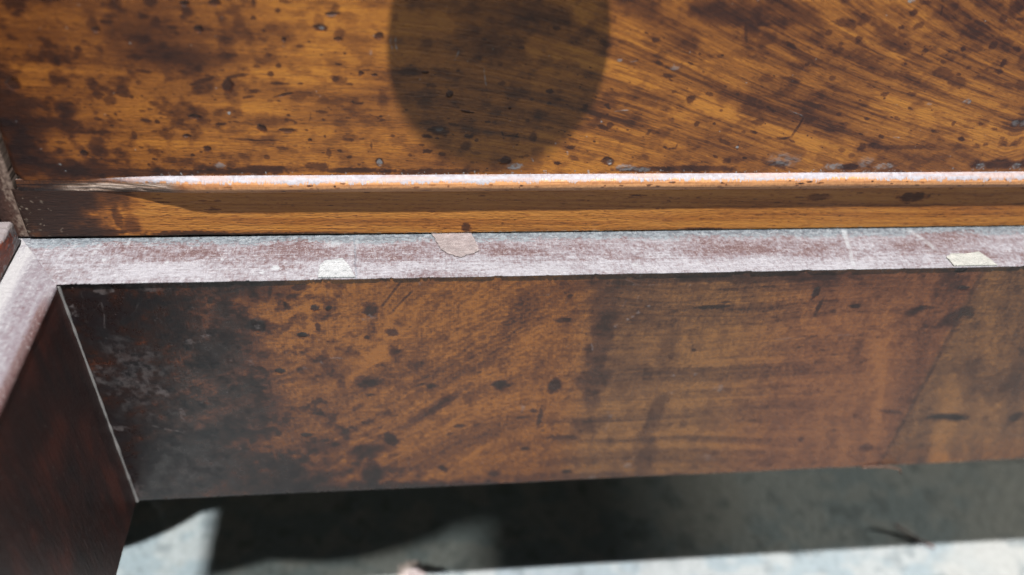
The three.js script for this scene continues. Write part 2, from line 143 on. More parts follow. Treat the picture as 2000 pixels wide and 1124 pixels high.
// ------------------------------------------------------------------ materials
// drawer front: golden mahogany, a fan of darker figure to the right, stained and dented all over
const drawerS = new Surface(2048, 576, -12, 222, 0, 65.8);
for (const s of DRAWER_DARKS) drawerS.blob(drawerS.stain, s);
for (const s of DRAWER_DARKS) if (Math.max(s[2], s[3]) < 2.2 && s[4] > 0.75) drawerS.blob(drawerS.dent, [s[0], s[1], s[2] * 0.8, s[3] * 0.8, 1, s[5]], 0.5, 0.2);
for (const s of DRAWER_CHIPS) drawerS.blob(drawerS.chip, s);
for (const l of DRAWER_SCRATCHES) drawerS.line(...l, drawerS.stain, drawerS.chip);
for (let k = 0; k < 420; k++) {                                   // small specks and nicks
  const x = -8 + 230 * rnd(), y = 18 + 46 * rnd() * rnd() ** 0.3, r = 0.12 + 0.45 * rnd() ** 3;
  drawerS.blob(drawerS.stain, [x, y, r * (1 + 2 * rnd()), r, 0.35 + 0.5 * rnd(), -10 * rnd() - (x > 110 ? 18 : 0)]);
}
for (let k = 0; k < 60; k++) drawerS.blob(drawerS.chip, [-8 + 230 * rnd(), 18 + 44 * rnd(), 0.1 + 0.12 * rnd(), 0.1 + 0.1 * rnd(), 0.3 + 0.4 * rnd(), 0]);
for (let k = 0; k < 130; k++) { const x = 18 + 205 * rnd(); drawerS.blob(drawerS.chip, [x, 17.3 + 0.9 * rnd() ** 2, 0.1 + 0.15 * rnd(), 0.1 + 0.3 * rnd(), 0.5 + 0.4 * rnd(), 30 * rnd()]); }
const GOLD = [[0, hex(166, 108, 42)], [0.22, hex(136, 84, 35)], [0.5, hex(96, 56, 27)], [0.75, hex(62, 35, 22)], [1, hex(22, 15, 17)]];
function fan(x, y) {                                              // grain lines: level on the left, falling to the right beyond the middle
  const a = x < 70 ? 0.05 * x : x < 140 ? 3.5 + (x - 70) * (0.05 + 0.25 * (x - 70) / 70) : 24.5 + 0.55 * (x - 140);
  return y + a * lerp(0.74, 1, sst(16, 60, y));
}
const drawerT = drawerS.maps((x, y, stain, chip, dent) => {
  const v = fan(x, y), right = sst(75, 130, x), left = 1 - sst(25, 60, x);
  const streak = fbm(x * 0.018 + 3, v * 0.42, 5), fine = fbm(x * 0.05, v * 2.1 + 40, 4), pore = noise(x * 0.55, v * 9) * noise(x * 1.7 + 9, v * 15);
  const mott = fbm(x * 0.32 + 70, y * 0.42, 5), broad = fbm(x * 0.035 + 11, y * 0.06, 3), tiny = fbm(x * 1.3, y * 1.8 + 7, 3);
  let t = 0.18 + (streak - 0.5) * lerp(0.46, 0.68, right) * sst(14, 26, y) + (fine - 0.5) * lerp(0.2, 0.3, right) + (broad - 0.5) * 0.7;
  t += sst(0.44, 0.75, mott) * lerp(0.22, 0.4, left) + (tiny - 0.5) * 0.16 + sst(0.42, 0.7, pore) * 0.2 + 0.16 * right * sst(20, 40, y) + 0.12 * left;
  t += sst(0.52, 0.66, fbm(x * 0.11, v * 1.1 + 90, 4)) * 0.2 * right * sst(20, 30, y);
  t = lerp(clamp(t, 0, 0.8), Math.max(t, 0.98), clamp(stain * (0.64 + 0.4 * mott)));
  let c = ramp(GOLD, clamp(t));
  const dull = 0.2 * sst(90, 200, x); c = mix3(c, [c[0] * 0.75, c[1] * 0.82, c[2] * 1.25 + 0.006], dull * 2);
  c = mix3(c, [0.27, 0.30, 0.32], chip * (0.25 + 0.9 * sst(0.3, 0.7, tiny)) * 0.8);
  return [c[0], c[1], c[2], 0.62 - 0.4 * dent + (fine - 0.5) * 0.08 + (tiny - 0.5) * 0.1 - 0.2 * pore + 0.1 * chip, clamp(0.36 + 0.16 * (tiny - 0.5) + 0.25 * stain * mott + 0.3 * chip)];
});
const drawerM = surfaceMaterial(drawerT, 0.00045, { specularIntensity: 0.6 });

// bead: the same wood, dust and a painted-in highlight along the top, a splintered scar at the left
const beadS = new Surface(2048, 96, -12, 222, 0, 9);
for (let k = 0; k < 90; k++) beadS.blob(beadS.stain, [20 + 200 * rnd(), 2 + 4 * rnd(), 0.2 + 0.8 * rnd() ** 2, 0.15 + 0.2 * rnd(), 0.4 + 0.5 * rnd(), 8 * rnd() - 4]);
beadS.blob(beadS.stain, [-3, 5, 22, 16, 1, 0]); beadS.blob(beadS.stain, [-8, 5, 10, 16, 1, 0]);
const beadT = beadS.maps((x, y, stain) => {                       // y runs from the lower edge (0) round to the upper edge (9)
  const g = fbm(x * 0.06, y * 2.2 + 5, 4), f = fbm(x * 1.4, y * 1.2, 4), h = noise(x * 4.5, y * 0.6 + 3);
  let c = ramp([[0, hex(172, 124, 82)], [0.5, hex(122, 78, 48)], [1, hex(30, 19, 18)]], clamp(0.05 + (g - 0.4) * 0.9 + (f - 0.5) * 0.25 + stain * 0.85));
  const dustHighlight = sst(6.0, 6.6, y + (f - 0.5) * 1.8 + (h - 0.5) * 1.0 + (fbm(x * 0.12, 3, 3) - 0.5) * 1.5) * sst(6, 22, x);
  c = mix3(c, mix3([0.14, 0.125, 0.14], [0.29, 0.295, 0.33], f), dustHighlight * (0.68 + 0.27 * sst(0.35, 0.6, fbm(x * 0.15, y * 0.8, 4))));
  const fib = fbm(x * 0.12 + y * 0.15, y * 3.4 + x * 0.35, 4), scar = sst(-2, 4, x + 3 * (f - 0.5)) * (1 - sst(23, 27.5, x + 4 * (fib - 0.5))) * sst(1.6, 2.4, y + (fib - 0.5)) * (1 - sst(5.0, 6.0, y - x * 0.02 + 1.5 * (fib - 0.5)));
  c = mix3(c, ramp([[0, hex(30, 22, 18)], [0.5, hex(112, 90, 74)], [1, hex(176, 160, 148)]], clamp((fib - 0.3) * 2.6)), scar);
  return [c[0], c[1], c[2], 0.5 + (f - 0.5) * 0.3 + (fib - 0.5) * 1.1 * scar + 0.2 * (h - 0.5), clamp(0.4 + 0.25 * dustHighlight + 0.3 * scar + 0.2 * (f - 0.5))];
});
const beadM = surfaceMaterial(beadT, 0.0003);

// rail under the bead
const railS = new Surface(2048, 128, -12, 222, 0, 14);
for (const s of [[-6, 8, 12, 12, 1, 0], [-8, 10, 8, 8, 1, 0], [-4, 8, 9, 9, 0.95, 0], [5, 12, 10, 4, 0.8, 0], [3, 2, 9, 1.2, 0.8, 0], [13, 4, 2, 2.5, 0.55, 0], [25, 1.2, 9, 0.8, 0.8, 0], [10.5, 6, 1, 3, 0.5, 0], [90.5, 2, 1.1, 1.3, 0.75, 0], [150, 0.6, 6, 0.5, 0.7, 0], [203, 9.8, 4, 1.2, 0.75, 0], [178, 10, 3, 1, 0.5, 0], [40, 0.8, 20, 0.5, 0.7, 0]]) railS.blob(railS.stain, s);
for (let k = 0; k < 150; k++) railS.blob(railS.stain, [-8 + 230 * rnd(), 14 * rnd(), 0.3 + 1.4 * rnd() ** 2, 0.1 + 0.15 * rnd(), 0.25 + 0.35 * rnd(), -3 + 4 * rnd()]);
for (let k = 0; k < 40; k++) railS.blob(railS.chip, [-10.5 + 9 * rnd() ** 2.2, 12 * rnd(), 0.08 + 0.28 * rnd() ** 2, 0.1 + 0.3 * rnd() ** 2, 0.15 + 0.35 * rnd(), 40 * rnd()], 0.5, 1.1);
for (let k = 0; k < 320; k++) railS.blob(railS.chip, [14 + 110 * rnd() ** 1.3 + (rnd() < 0.15 ? 90 * rnd() : 0), 0.15 + 0.35 * rnd(), 0.2 + 0.7 * rnd(), 0.12 + 0.25 * rnd(), 0.3 + 0.6 * rnd(), 0]);
const railT = railS.maps((x, y, stain, chip) => {
  const v = y + 0.03 * x, s = fbm(x * 0.012, v * 0.8 + 30, 4), g = fbm(x * 0.05, v * 3.2, 4), f = fbm(x * 0.8, y * 2.5, 3), pore = noise(x * 0.5, v * 9 + 3) * noise(x * 1.3, v * 16);
  let t = 0.1 + (s - 0.5) * 0.7 + (g - 0.5) * 0.55 + (f - 0.5) * 0.18 + sst(0.4, 0.7, pore) * 0.4;
  t = lerp(clamp(t, 0, 0.7), 0.95, stain);
  let c = ramp([[0, hex(164, 110, 48)], [0.3, hex(138, 85, 36)], [0.6, hex(90, 52, 25)], [1, hex(26, 18, 18)]], clamp(t));
  c = mix3(c, [0.42, 0.36, 0.28], chip * 0.75);
  return [c[0], c[1], c[2], 0.6 + (g - 0.5) * 0.12 - 0.3 * pore + 0.25 * (f - 0.5), clamp(0.4 + 0.2 * (f - 0.5) + 0.3 * chip + 0.2 * stain)];
});
const railM = surfaceMaterial(railT, 0.0003, { specularIntensity: 0.8 });

// ledge: dark mahogany under a scuffed coat of pale dust
function ledgeColour(x, z, len, stain, chip, lx) {
  const a = fbm(x * 0.10, z * 0.22 + 4, 4), s = fbm(x * 0.16, z * 2.6, 4), f = fbm(x * 1.5, z * 1.9, 4), sp = fbm(x * 3.5, z * 3.7 + 50, 2), b = fbm(x * 0.03 + 8, z * 0.1, 3);
  const e = clamp(-z / 16);                                       // 0 at the front edge, 1 at the back
  const hatch = noise(x * 5, z * 0.8) + noise(x * 9 + 5, z * 1.3 + 7) - 1;
  let d = 0.50 + (a - 0.5) * 1.0 + (f - 0.5) * 1.0 + (s - 0.5) * 0.35 + (b - 0.5) * 0.6 + hatch * 0.34;
  d += sst(0.45, 0.62, fbm(x * 0.05, 9 + z * 0.12, 3)) * 0.2 * (e < 0.45 ? 1 : 0);
  d += stain;
  let c = ramp([[0, [0.075, 0.042, 0.042]], [0.35, [0.116, 0.090, 0.098]], [0.7, [0.162, 0.150, 0.164]], [1, [0.205, 0.198, 0.214]]], clamp(d));
  const grit = sst(0.80, 0.92, 1 - e < 0.22 ? (e + (f - 0.5) * 0.28 + (a - 0.5) * 0.22) : 0) * sst(-20, -5, x);   // grey grit lodged along the joint
  c = mix3(c, mix3([0.035, 0.05, 0.062], [0.125, 0.15, 0.165], clamp(2 * f - 0.5)), grit * 0.85);
  const grain = hash(Math.floor(x * 7.7), Math.floor(z * 8)), clump = noise(x * 1.1, z * 1.2 + 60);
  c = mix3(c, [0.30, 0.29, 0.30], sst(0.84, 1, grain * (0.75 + 0.4 * clump)) * 0.8);
  c = mix3(c, [0.055, 0.032, 0.034], sst(0.84, 1, (1 - grain) * (0.75 + 0.4 * (1 - clump))) * 0.55);
  c = mix3(c, [0.27, 0.27, 0.27], sst(0.74, 0.86, sp) * 0.6);
  c = mix3(c, [0.26, 0.27, 0.28], chip * 0.9);
  return [c[0], c[1], c[2], 0.5 + (f - 0.5) * 0.5 + (s - 0.5) * 0.4 + (sp - 0.5) * 0.3, 0.62 + 0.15 * (f - 0.5)];
}
const ledgeS = new Surface(2048, 176, -20, 246, -20, 2);
for (const s of [[28, -10, 5, 1.6, -0.55, 0], [47, -10.5, 9, 3, -0.3, 0], [58, -11.5, 4, 1.5, -0.25, 0], [72, -9.5, 6, 3.5, -0.35, 0], [106, -9.5, 9, 3, -0.3, 0], [150, -9, 14, 3, -0.4, 0], [170, -8.5, 8, 2.5, -0.3, 0], [46, -2.5, 7, 1.6, 0.2, 0], [80, -4, 14, 1.7, 0.25, 0], [120, -3, 20, 2.2, 0.25, 0], [165, -3, 25, 2.5, 0.22, 0], [225, -9, 12, 3, 0.1, 0], [20, -4, 10, 3, 0.2, 0]]) {
  const b = new Float32Array(ledgeS.w * ledgeS.h); ledgeS.blob(b, [s[0], s[1], s[2], s[3], Math.abs(s[4]), s[5]], 0.5, 0.6);
  for (let i = 0; i < b.length; i++) ledgeS.stain[i] += Math.sign(s[4]) * b[i] * (s[4] < 0 ? 0.7 : 1);
}
for (const s of [[46.3, -4.5, 0.9, 0.9, 0.85, 0], [43.5, -3, 0.6, 0.6, 0.6, 0], [59, -13, 2, 1.1, 0.35, 0], [130, -3.3, 0.7, 0.7, 0.4, 0], [22, -7, 0.4, 0.4, 0.8, 0], [34, -8, 0.4, 0.4, 0.7, 0], [8, -8.5, 0.5, 0.4, 0.8, 0]]) ledgeS.blob(ledgeS.chip, s);
for (const l of [[187.6, -16, 186, -8, 0.9, 0.75], [186, -8, 184, -1, 0.8, 0.6], [205, -16, 207.5, -11, 1.1, 0.6], [207.5, -11, 208.6, -7, 1.2, 0.45], [64.0, -16, 63.6, -9, 1.3, 0.3], [6, -15, 5, -10, 0.6, 0.5], [1, -15, -2, -9, 0.7, 0.4], [12, -16, 11.6, -13, 0.6, 0.4]]) ledgeS.line(...l, ledgeS.stain, ledgeS.chip);
for (let k = 0; k < 7; k++) { const z = -2 - 12 * rnd(), x = 60 + 150 * rnd(); const b = new Float32Array(ledgeS.w * ledgeS.h); ledgeS.line(x, z, x + 20 + 50 * rnd(), z + 0.3 * (rnd() - 0.5), 0.15, -0.4, b, b); for (let i = 0; i < b.length; i++) ledgeS.stain[i] -= b[i] * 0.6; }
const ledgeT = ledgeS.maps((x, z, stain, chip) => {
  const r = ledgeColour(x, z, 16, stain, chip);
  const seam = (1 - sst(0.1, 0.35, Math.abs(x - 64.6 - 0.06 * z + 0.3 * (noise(z, 2) - 0.5)))) * (z < 0 ? 1 : 0);
  return [r[0] * (1 - 0.25 * seam), r[1] * (1 - 0.2 * seam), r[2] * (1 - 0.16 * seam), r[3] - 0.3 * seam, r[4]];
});
const ledgeM = surfaceMaterial(ledgeT, 0.0004);
const sideS = new Surface(160, 896, -14, 2, -20, 70);
const sideT = sideS.maps((x, z) => {
  const a = fbm(x * 0.24 + 30, z * 0.08, 4), f = fbm(x * 1.6, z * 1.6 + 20, 4), s = fbm(x * 2.4, z * 0.14, 4), sp = fbm(x * 3.5, z * 3.5, 2);
  const band = sst(-9.5, -6.5, x + 4 * (a - 0.5) + 2.5 * (f - 0.5)), rim = sst(-2.2, -0.9, x + 1.6 * (f - 0.5) + 0.6 * (s - 0.5)) * sst(1, 9, z + 6 * (a - 0.5));
  let d = 1.06 - 0.46 * band + (a - 0.5) * 0.7 + (f - 0.5) * 0.7 + (s - 0.5) * 0.35;
  let c = ramp([[0, [0.07, 0.030, 0.028]], [0.4, [0.108, 0.084, 0.096]], [0.75, [0.156, 0.145, 0.158]], [1, [0.23, 0.222, 0.228]]], clamp(d));
  c = mix3(c, mix3([0.03, 0.010, 0.009], [0.075, 0.030, 0.025], s), rim * 0.85);
  c = mix3(c, [0.27, 0.26, 0.26], sst(0.72, 0.84, sp) * 0.5);
  return [c[0], c[1], c[2], 0.5 + (f - 0.5) * 0.6 + (sp - 0.5) * 0.3, 0.62];
});
const sideM = surfaceMaterial(sideT, 0.0004);

// apron: darker figured veneer, blackened at the left end
const apronS = new Surface(2048, 544, -6, 300, -81, 0.5);
for (const s of APRON_STAINS_AND_SHADE) apronS.blob(apronS.stain, s, 0.45, 0.6);
for (const s of APRON_STAINS_AND_SHADE) if (Math.max(s[2], s[3]) < 2.4 && s[4] > 0.8) apronS.blob(apronS.dent, [s[0], s[1], s[2] * 0.8, s[3] * 0.8, 1, s[5]], 0.5, 0.2);
for (const s of APRON_SCUFFS) apronS.blob(apronS.chip, s, 0.5, 0.8);
for (const l of APRON_SCRATCHES) apronS.line(...l, apronS.stain, apronS.chip);
for (let k = 0; k < 260; k++) { const r = 0.12 + 0.5 * rnd() ** 3; apronS.blob(apronS.stain, [30 + 260 * rnd() ** 1.4, -79 * rnd(), r * (1 + 2.5 * rnd()), r, 0.25 + 0.4 * rnd(), 30 * rnd()]); }
for (let k = 0; k < 150; k++) apronS.blob(apronS.chip, [270 * rnd() ** 1.5, -79 * rnd(), 0.1 + 0.15 * rnd(), 0.1 + 0.15 * rnd(), 0.25 + 0.5 * rnd(), 0]);
for (let k = 0; k < 90; k++) apronS.blob(apronS.chip, [4 + 220 * rnd(), -0.3 - 1.4 * rnd() ** 2, 0.15 + 0.25 * rnd(), 0.15 + 0.4 * rnd(), 0.3 + 0.5 * rnd(), 0]);
for (let k = 0; k < 46; k++) { const a = 1.2 + 1.2 * rnd(), x = 2 + 60 * rnd() ** 1.3, y = -78 * rnd(), l = 1 + 5 * rnd(); apronS.line(x, y, x + l * Math.cos(a), y - l * Math.sin(a), 0.12, 0.12 + 0.2 * rnd(), apronS.stain, apronS.chip); }
const RUST = [[0, hex(136, 84, 36)], [0.3, hex(100, 58, 28)], [0.6, hex(68, 36, 24)], [0.8, hex(42, 24, 19)], [1, hex(20, 15, 17)]];
const OLIVE = [[0, hex(110, 90, 64)], [0.35, hex(90, 72, 54)], [0.7, hex(60, 43, 33)], [1, hex(24, 23, 26)]];
const REDDISH = [[0, hex(126, 80, 52)], [0.35, hex(102, 62, 44)], [0.7, hex(62, 33, 26)], [1, hex(24, 20, 24)]];
const apronT = apronS.maps((x, y, stain, chip, dent) => {
  const d0 = y - 0.62 * x, warp = fbm(x * 0.02, y * 0.03, 3) * 26;
  const diag = fbm((x * 0.7 + y * 0.5) * 0.03, (d0 + warp) * 0.16, 4), diagFine = fbm(x * 0.10 + y * 0.08, (d0 + warp) * 0.9, 4);
  const level = fbm(x * 0.015, (y + warp * 0.35 + 0.004 * (x - 150) ** 2 * 0.1) * 0.35 + 20, 4), levelFine = fbm(x * 0.03, (y + warp * 0.35) * 2.2, 4);
  const steep = fbm((x * 0.9 + y * 0.25) * 0.16, y * 0.02 + 9, 4);
  const m1 = 1 - sst(95, 130, x), m2 = sst(175, 205, x);
  const big = lerp(lerp(level, diag, m1), steep, m2), fine = lerp(lerp(levelFine, diagFine, m1), lerp(levelFine, steep, 0.5), m2);
  const mott = fbm(x * 0.34, y * 0.34 + 60, 5), tiny = fbm(x * 1.5, y * 1.5, 3), weave = noise(x * 0.25, y * 9) * 0.5 + noise(x * 9, y * 0.3) * 0.5;
  const pores = sst(0.38, 0.62, noise(x * 0.6 + 40, (y - 0.25 * m1 * x) * 6) * noise(x * 2.1, (y - 0.25 * m1 * x) * 11 + 8));
  const curl = Math.sin((d0 + 3 * fbm(x * 0.2, y * 0.2, 2)) * 3.3 + 5 * noise(x * 0.3, y * 0.3)) * Math.exp(-(((x - 97) / 16) ** 2) - (((y + 17) / 15) ** 2));
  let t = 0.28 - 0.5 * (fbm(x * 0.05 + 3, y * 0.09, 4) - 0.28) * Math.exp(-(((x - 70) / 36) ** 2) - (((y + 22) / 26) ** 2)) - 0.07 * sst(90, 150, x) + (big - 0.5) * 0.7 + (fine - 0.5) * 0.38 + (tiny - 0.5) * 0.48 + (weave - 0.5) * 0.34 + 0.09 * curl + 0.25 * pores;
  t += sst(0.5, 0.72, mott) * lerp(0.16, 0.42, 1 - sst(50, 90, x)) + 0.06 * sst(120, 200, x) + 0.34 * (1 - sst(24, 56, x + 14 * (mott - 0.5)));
  t = lerp(clamp(t, 0, 0.85), Math.max(0.97, t), clamp(stain * (0.8 + 0.4 * mott)));
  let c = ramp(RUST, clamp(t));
  const edge = 218.8 + 0.9 * (fbm(y * 0.15, 3, 3) - 0.5);                // joint between two leaves of veneer
  c = mix3(c, ramp(REDDISH, clamp(t)), sst(150, 185, x + 20 * (mott - 0.5)) * (1 - sst(edge - 2.2, edge + 2.2, x)) * 0.6);
  c = mix3(c, [0.025, 0.014, 0.012], 0.28 * (1 - sst(0.1, 0.5, Math.abs(x - edge))) * sst(0.35, 0.6, noise(y * 0.3, 4) + 0.25));
  c = mix3(c, ramp(OLIVE, clamp(t - 0.02)), 0.36 * sst(edge - 2.2, edge + 2.2, x) * sst(-86, -62, y + 14 * (mott - 0.5)) + 0.35 * sst(112, 130, x) * (1 - sst(150, 185, x)));
  c = mix3(c, [0.26, 0.225, 0.225], chip * sst(0.0, 0.5, chip + 0.25) * clamp(0.3 + 3.2 * (fbm(x * 0.8 + 5, y * 0.75, 6) - 0.47) + 0.5 * (hash(Math.floor(x * 6.7), Math.floor(y * 6.7)) - 0.5)) * 0.58);
  return [c[0], c[1], c[2], 0.62 - 0.4 * dent + (fine - 0.5) * 0.12 + (tiny - 0.5) * 0.12 + (weave - 0.5) * 0.12 + 0.1 * chip, clamp(0.30 + 0.2 * (tiny - 0.5) + 0.12 * (mott - 0.5) + 0.35 * chip + 0.16 * stain * sst(0.35, 0.65, mott))];
});
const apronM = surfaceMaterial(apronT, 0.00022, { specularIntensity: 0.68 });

// inner faces of the projecting end: dark red mahogany
const endS = new Surface(512, 512, -5, 75, -82, 2);
for (let k = 0; k < 70; k++) endS.blob(endS.chip, [75 * rnd(), -80 * rnd(), 0.12 + 0.15 * rnd(), 0.15 + 0.35 * rnd(), 0.3 + 0.4 * rnd(), 0]);
const endT = endS.maps((x, y, stain, chip) => {
  const s = fbm(x * 0.35, y * 0.03, 4), f = fbm(x * 1.6, y * 0.2, 4), m = fbm(x * 0.1, y * 0.08, 4), tiny = fbm(x * 2, y * 2, 2);
  let c = ramp([[0, hex(74, 32, 22)], [0.45, hex(46, 20, 17)], [1, hex(18, 12, 14)]], clamp(0.45 + (s - 0.5) * 0.8 + (f - 0.5) * 0.4 + (m - 0.5) * 1.0));
  c = mix3(c, [0.2, 0.17, 0.16], chip * 0.7);
  return [c[0], c[1], c[2], 0.5 + (f - 0.5) * 0.4, 0.42 + 0.2 * (tiny - 0.5)];
});
const endM = surfaceMaterial(endT, 0.0001);

// concrete floor
const floorS = new Surface(1536, 1536, 0, 600, 0, 600);
const ring = (x, y) => { const d = Math.hypot(x - 78.5, (y - 250) * 1.0); return (1 - sst(0.8, 2.2, Math.abs(d - 7.5))); };
const floorT = floorS.maps((x, y) => {
  const a = fbm(x * 0.02, y * 0.02, 5), b = fbm(x * 0.09 + 40, y * 0.11, 5), f = fbm(x * 0.8, y * 0.8, 3);
  let c = mix3([0.222, 0.238, 0.242], [0.172, 0.205, 0.222], sst(0.44, 0.62, b));
  c = mix3(c, [0.25, 0.25, 0.24], sst(0.52, 0.68, a) * 0.7);
  c = mix3(c, [0.10, 0.12, 0.13], sst(0.6, 0.75, fbm(x * 0.14, y * 0.16 + 90, 4)) * 0.6);
  const k = 1 + (f - 0.5) * 0.35; c = [c[0] * k, c[1] * k, c[2] * k];
  return [c[0], c[1], c[2], f, 0.75];
});
const floorM = surfaceMaterial(floorT, 0.0002);

const darkWood = plain(0.022, 0.014, 0.011, 0.6), innerWood = plain(0.34, 0.29, 0.22, 0.85), knobWood = plain(0.10, 0.035, 0.015, 0.35);

// ------------------------------------------------------------------ floor
const floorG = new THREE.PlaneGeometry(12, 12, 1, 1); floorG.rotateX(-Math.PI / 2);
planarUV(floorG, (x) => x / 0.6, (x, y, z) => -z / 0.6);
const floor = new THREE.Mesh(floorG, floorM); floor.name = 'floor'; floor.position.set(0, FLOOR, 0); floor.receiveShadow = true;
tag(floor, 'pale bluish grey concrete floor under the chest', null, null, 'structure'); scene.add(floor);

// ------------------------------------------------------------------ the chest
const chest = new THREE.Group(); chest.name = 'chest_of_drawers'; chest.position.copy(BASE); scene.add(chest);
tag(chest, 'antique mahogany chest with a stained golden drawer front and dusty plinth ledge', 'chest of drawers');

// drawer front: slightly domed panel, edge rolled at the left
const FZ = -16.3;
const leftEdge = (y) => -8.9 + 0.02 * (y - 17) + 1.6 * (1 - sst(16, 18.5, y)) * 0.6;
const frontG = grid(360, 70, (u, v) => {
  const y = 16.4 + 140 * v ** 1.6, e = leftEdge(y), w = u < 0.06 ? u / 0.06 : 1, k = u < 0.06 ? 0 : (u - 0.06) / 0.94;
  const ang = (1 - w) * Math.PI / 2, r = 1.6; let x, z;
  if (u < 0.06) { x = e + r - r * Math.sin(ang); z = FZ - r + r * Math.cos(ang); } else { x = e + r + (427.5 - e - r) * k ** 1.3; z = FZ; }
  z += 0.12 * (fbm(x * 0.05, y * 0.06, 3) - 0.5);
  return [x, y, z, drawerS.u(x), drawerS.v(y)];
});
const drawer = part('drawer', mmGeo(mergeGeometries([frontG, box(-8.85, 427, 16.4, 156, -200, FZ - 1.55, 0.2).toNonIndexed ? planarUV(box(-8.85, 427, 16.4, 156, -200, FZ - 1.55, 0.2), (x) => drawerS.u(x) * 0 + 0.02, (x, y) => 0.4) : null].map((g) => g.index ? g.toNonIndexed() : g))), drawerM, chest);

// cock bead: half round, worn flat at its left end where it was splintered
const beadR = (x) => lerp(0.12, 2.15, sst(2, 34, x)) + 0.12 * (fbm(x * 0.06, 8, 3) - 0.5) + 0.05 * (fbm(x * 0.6, 2, 2) - 0.5);
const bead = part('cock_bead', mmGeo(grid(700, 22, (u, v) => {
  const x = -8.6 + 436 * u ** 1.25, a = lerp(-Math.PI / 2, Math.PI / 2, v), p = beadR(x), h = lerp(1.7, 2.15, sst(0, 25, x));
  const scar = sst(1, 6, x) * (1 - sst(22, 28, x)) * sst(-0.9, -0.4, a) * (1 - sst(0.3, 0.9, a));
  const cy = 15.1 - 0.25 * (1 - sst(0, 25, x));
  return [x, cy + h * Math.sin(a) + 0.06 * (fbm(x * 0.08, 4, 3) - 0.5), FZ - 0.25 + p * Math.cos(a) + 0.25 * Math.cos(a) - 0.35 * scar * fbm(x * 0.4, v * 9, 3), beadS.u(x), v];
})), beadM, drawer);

// rail below the bead
const railG = grid(500, 18, (u, v) => {
  const top = 14, x = -11.3 + 439 * u ** 1.25, bot = 0.25 + 0.35 * (1 - sst(20, 95, x)) + 0.12 * (fbm(x * 0.25, 1, 4) - 0.5);
  let y, z = FZ;
  if (v < 0.25) { const a = (1 - v / 0.25) * Math.PI / 2, r = 0.45; y = bot + r - r * Math.sin(a); z = FZ - r + r * Math.cos(a); } else y = bot + 0.45 + (top - bot - 0.45) * (v - 0.25) / 0.75;
  z -= 1.2 * (1 - sst(-11.3, -9.8, x)) + 0.08 * (fbm(x * 0.2, y * 0.3, 3) - 0.5);
  return [x, y, z, railS.u(x), railS.v(y)];
});
part('bottom_rail', mmGeo(railG), railM, drawer);

// knobs, above the frame: one throws the round shadow
const knobProfile = [[0, 0], [12, 0], [12, 2], [9, 5], [9, 10], [14, 12.5], [18.5, 15], [21.5, 17.2], [22.4, 19], [21.5, 20.6], [17, 22], [9, 23], [0, 23.3]].map(([r, z]) => new THREE.Vector2(r, z));
const knobAt = (x, y) => { const g = new THREE.LatheGeometry(new THREE.SplineCurve(knobProfile.slice(1, -1)).getPoints(48).concat([knobProfile.at(-1)]), 56); g.rotateX(Math.PI / 2); g.translate(x, y, FZ); return mmGeo(g); };
const KNOB = [97.2, 117.5];
part('knob', knobAt(KNOB[0], KNOB[1]), knobWood, drawer);
part('knob', knobAt(428 - KNOB[0], KNOB[1]), knobWood, drawer);

// stile, pilaster and its base at both ends
const stileS = new Surface(128, 512, -24, -8, 0, 64);
const stileT = stileS.maps((x, y) => {
  const a = fbm(x * 0.5, y * 0.2, 4), f = fbm(x * 2, y * 1.4, 4);
  const worn = sst(-12.6, -10.6, x + 3.2 * (f - 0.5)) * 0.75;
  let c = mix3(hex(44, 30, 28), hex(70, 44, 34), a);
  c = mix3(c, mix3(hex(84, 68, 60), hex(150, 132, 118), clamp(f * 1.6 - 0.3)), worn * 0.9);
  return [c[0], c[1], c[2], f, 0.7];
});
const stileM = surfaceMaterial(stileT, 0.00012);
const stileGeo = () => { const g = box(-92, -9.9, 0.2, 156, -40, FZ - 0.35, 0.7, 3); return planarUV(g, (x) => stileS.u(x), (x, y) => stileS.v(y)); };
part('stile', mmGeo(stileGeo()), stileM, chest);
const dirtS = new Surface(256, 128, -16, 48, -1, 12);
const dirtT = dirtS.maps((x, y) => {                              // here x runs along the depth of the base
  const f = fbm(x * 1.2, y * 1.4, 4), s = fbm(x * 0.12, y * 1.2 + 3, 4), w = fbm(x * 0.25, 7, 3);
  let c = mix3(hex(64, 28, 19), hex(118, 54, 32), s);
  c = mix3(c, mix3(hex(90, 84, 80), hex(112, 104, 106), f), sst(0.42, 0.6, f + 0.5 * sst(-9, -15, x) + 0.45 * sst(2.2, 0.2, y + 2 * (w - 0.5)) + 0.35 * sst(5.0, 6.2, y) - 0.25));
  return [c[0], c[1], c[2], f, 0.6];
});
const dirtM = surfaceMaterial(dirtT, 0.0004);
const baseBlock = () => planarUV(box(-94, -11.6, 0.05, 6.4, -15.2, 68, 0.9, 3), (x, y, z) => dirtS.u(z), (x, y) => dirtS.v(y));
part('pilaster_base', mmGeo(baseBlock()), dirtM, chest);
part('pilaster', mmGeo(planarUV(box(-88, -14.2, 6.3, 300, -15.4, 62, 2, 3), (x, y, z) => z / 40, (x, y) => y / 60)), darkWood, chest);  // extended up and forward to block the side lamps
const mirrorX = (g) => { g.scale(-1, 1, 1); g.translate(428, 0, 0); const i = g.index; for (let k = 0; k < i.count; k += 3) { const t = i.getX(k); i.setX(k, i.getX(k + 2)); i.setX(k + 2, t); } return g; };
const indexed = (g) => { if (!g.index) g.setIndex([...Array(g.attributes.position.count).keys()]); return g; };
part('stile', mmGeo(mirrorX(indexed(stileGeo()))), stileM, chest);
part('pilaster_base', mmGeo(mirrorX(indexed(baseBlock()))), dirtM, chest);
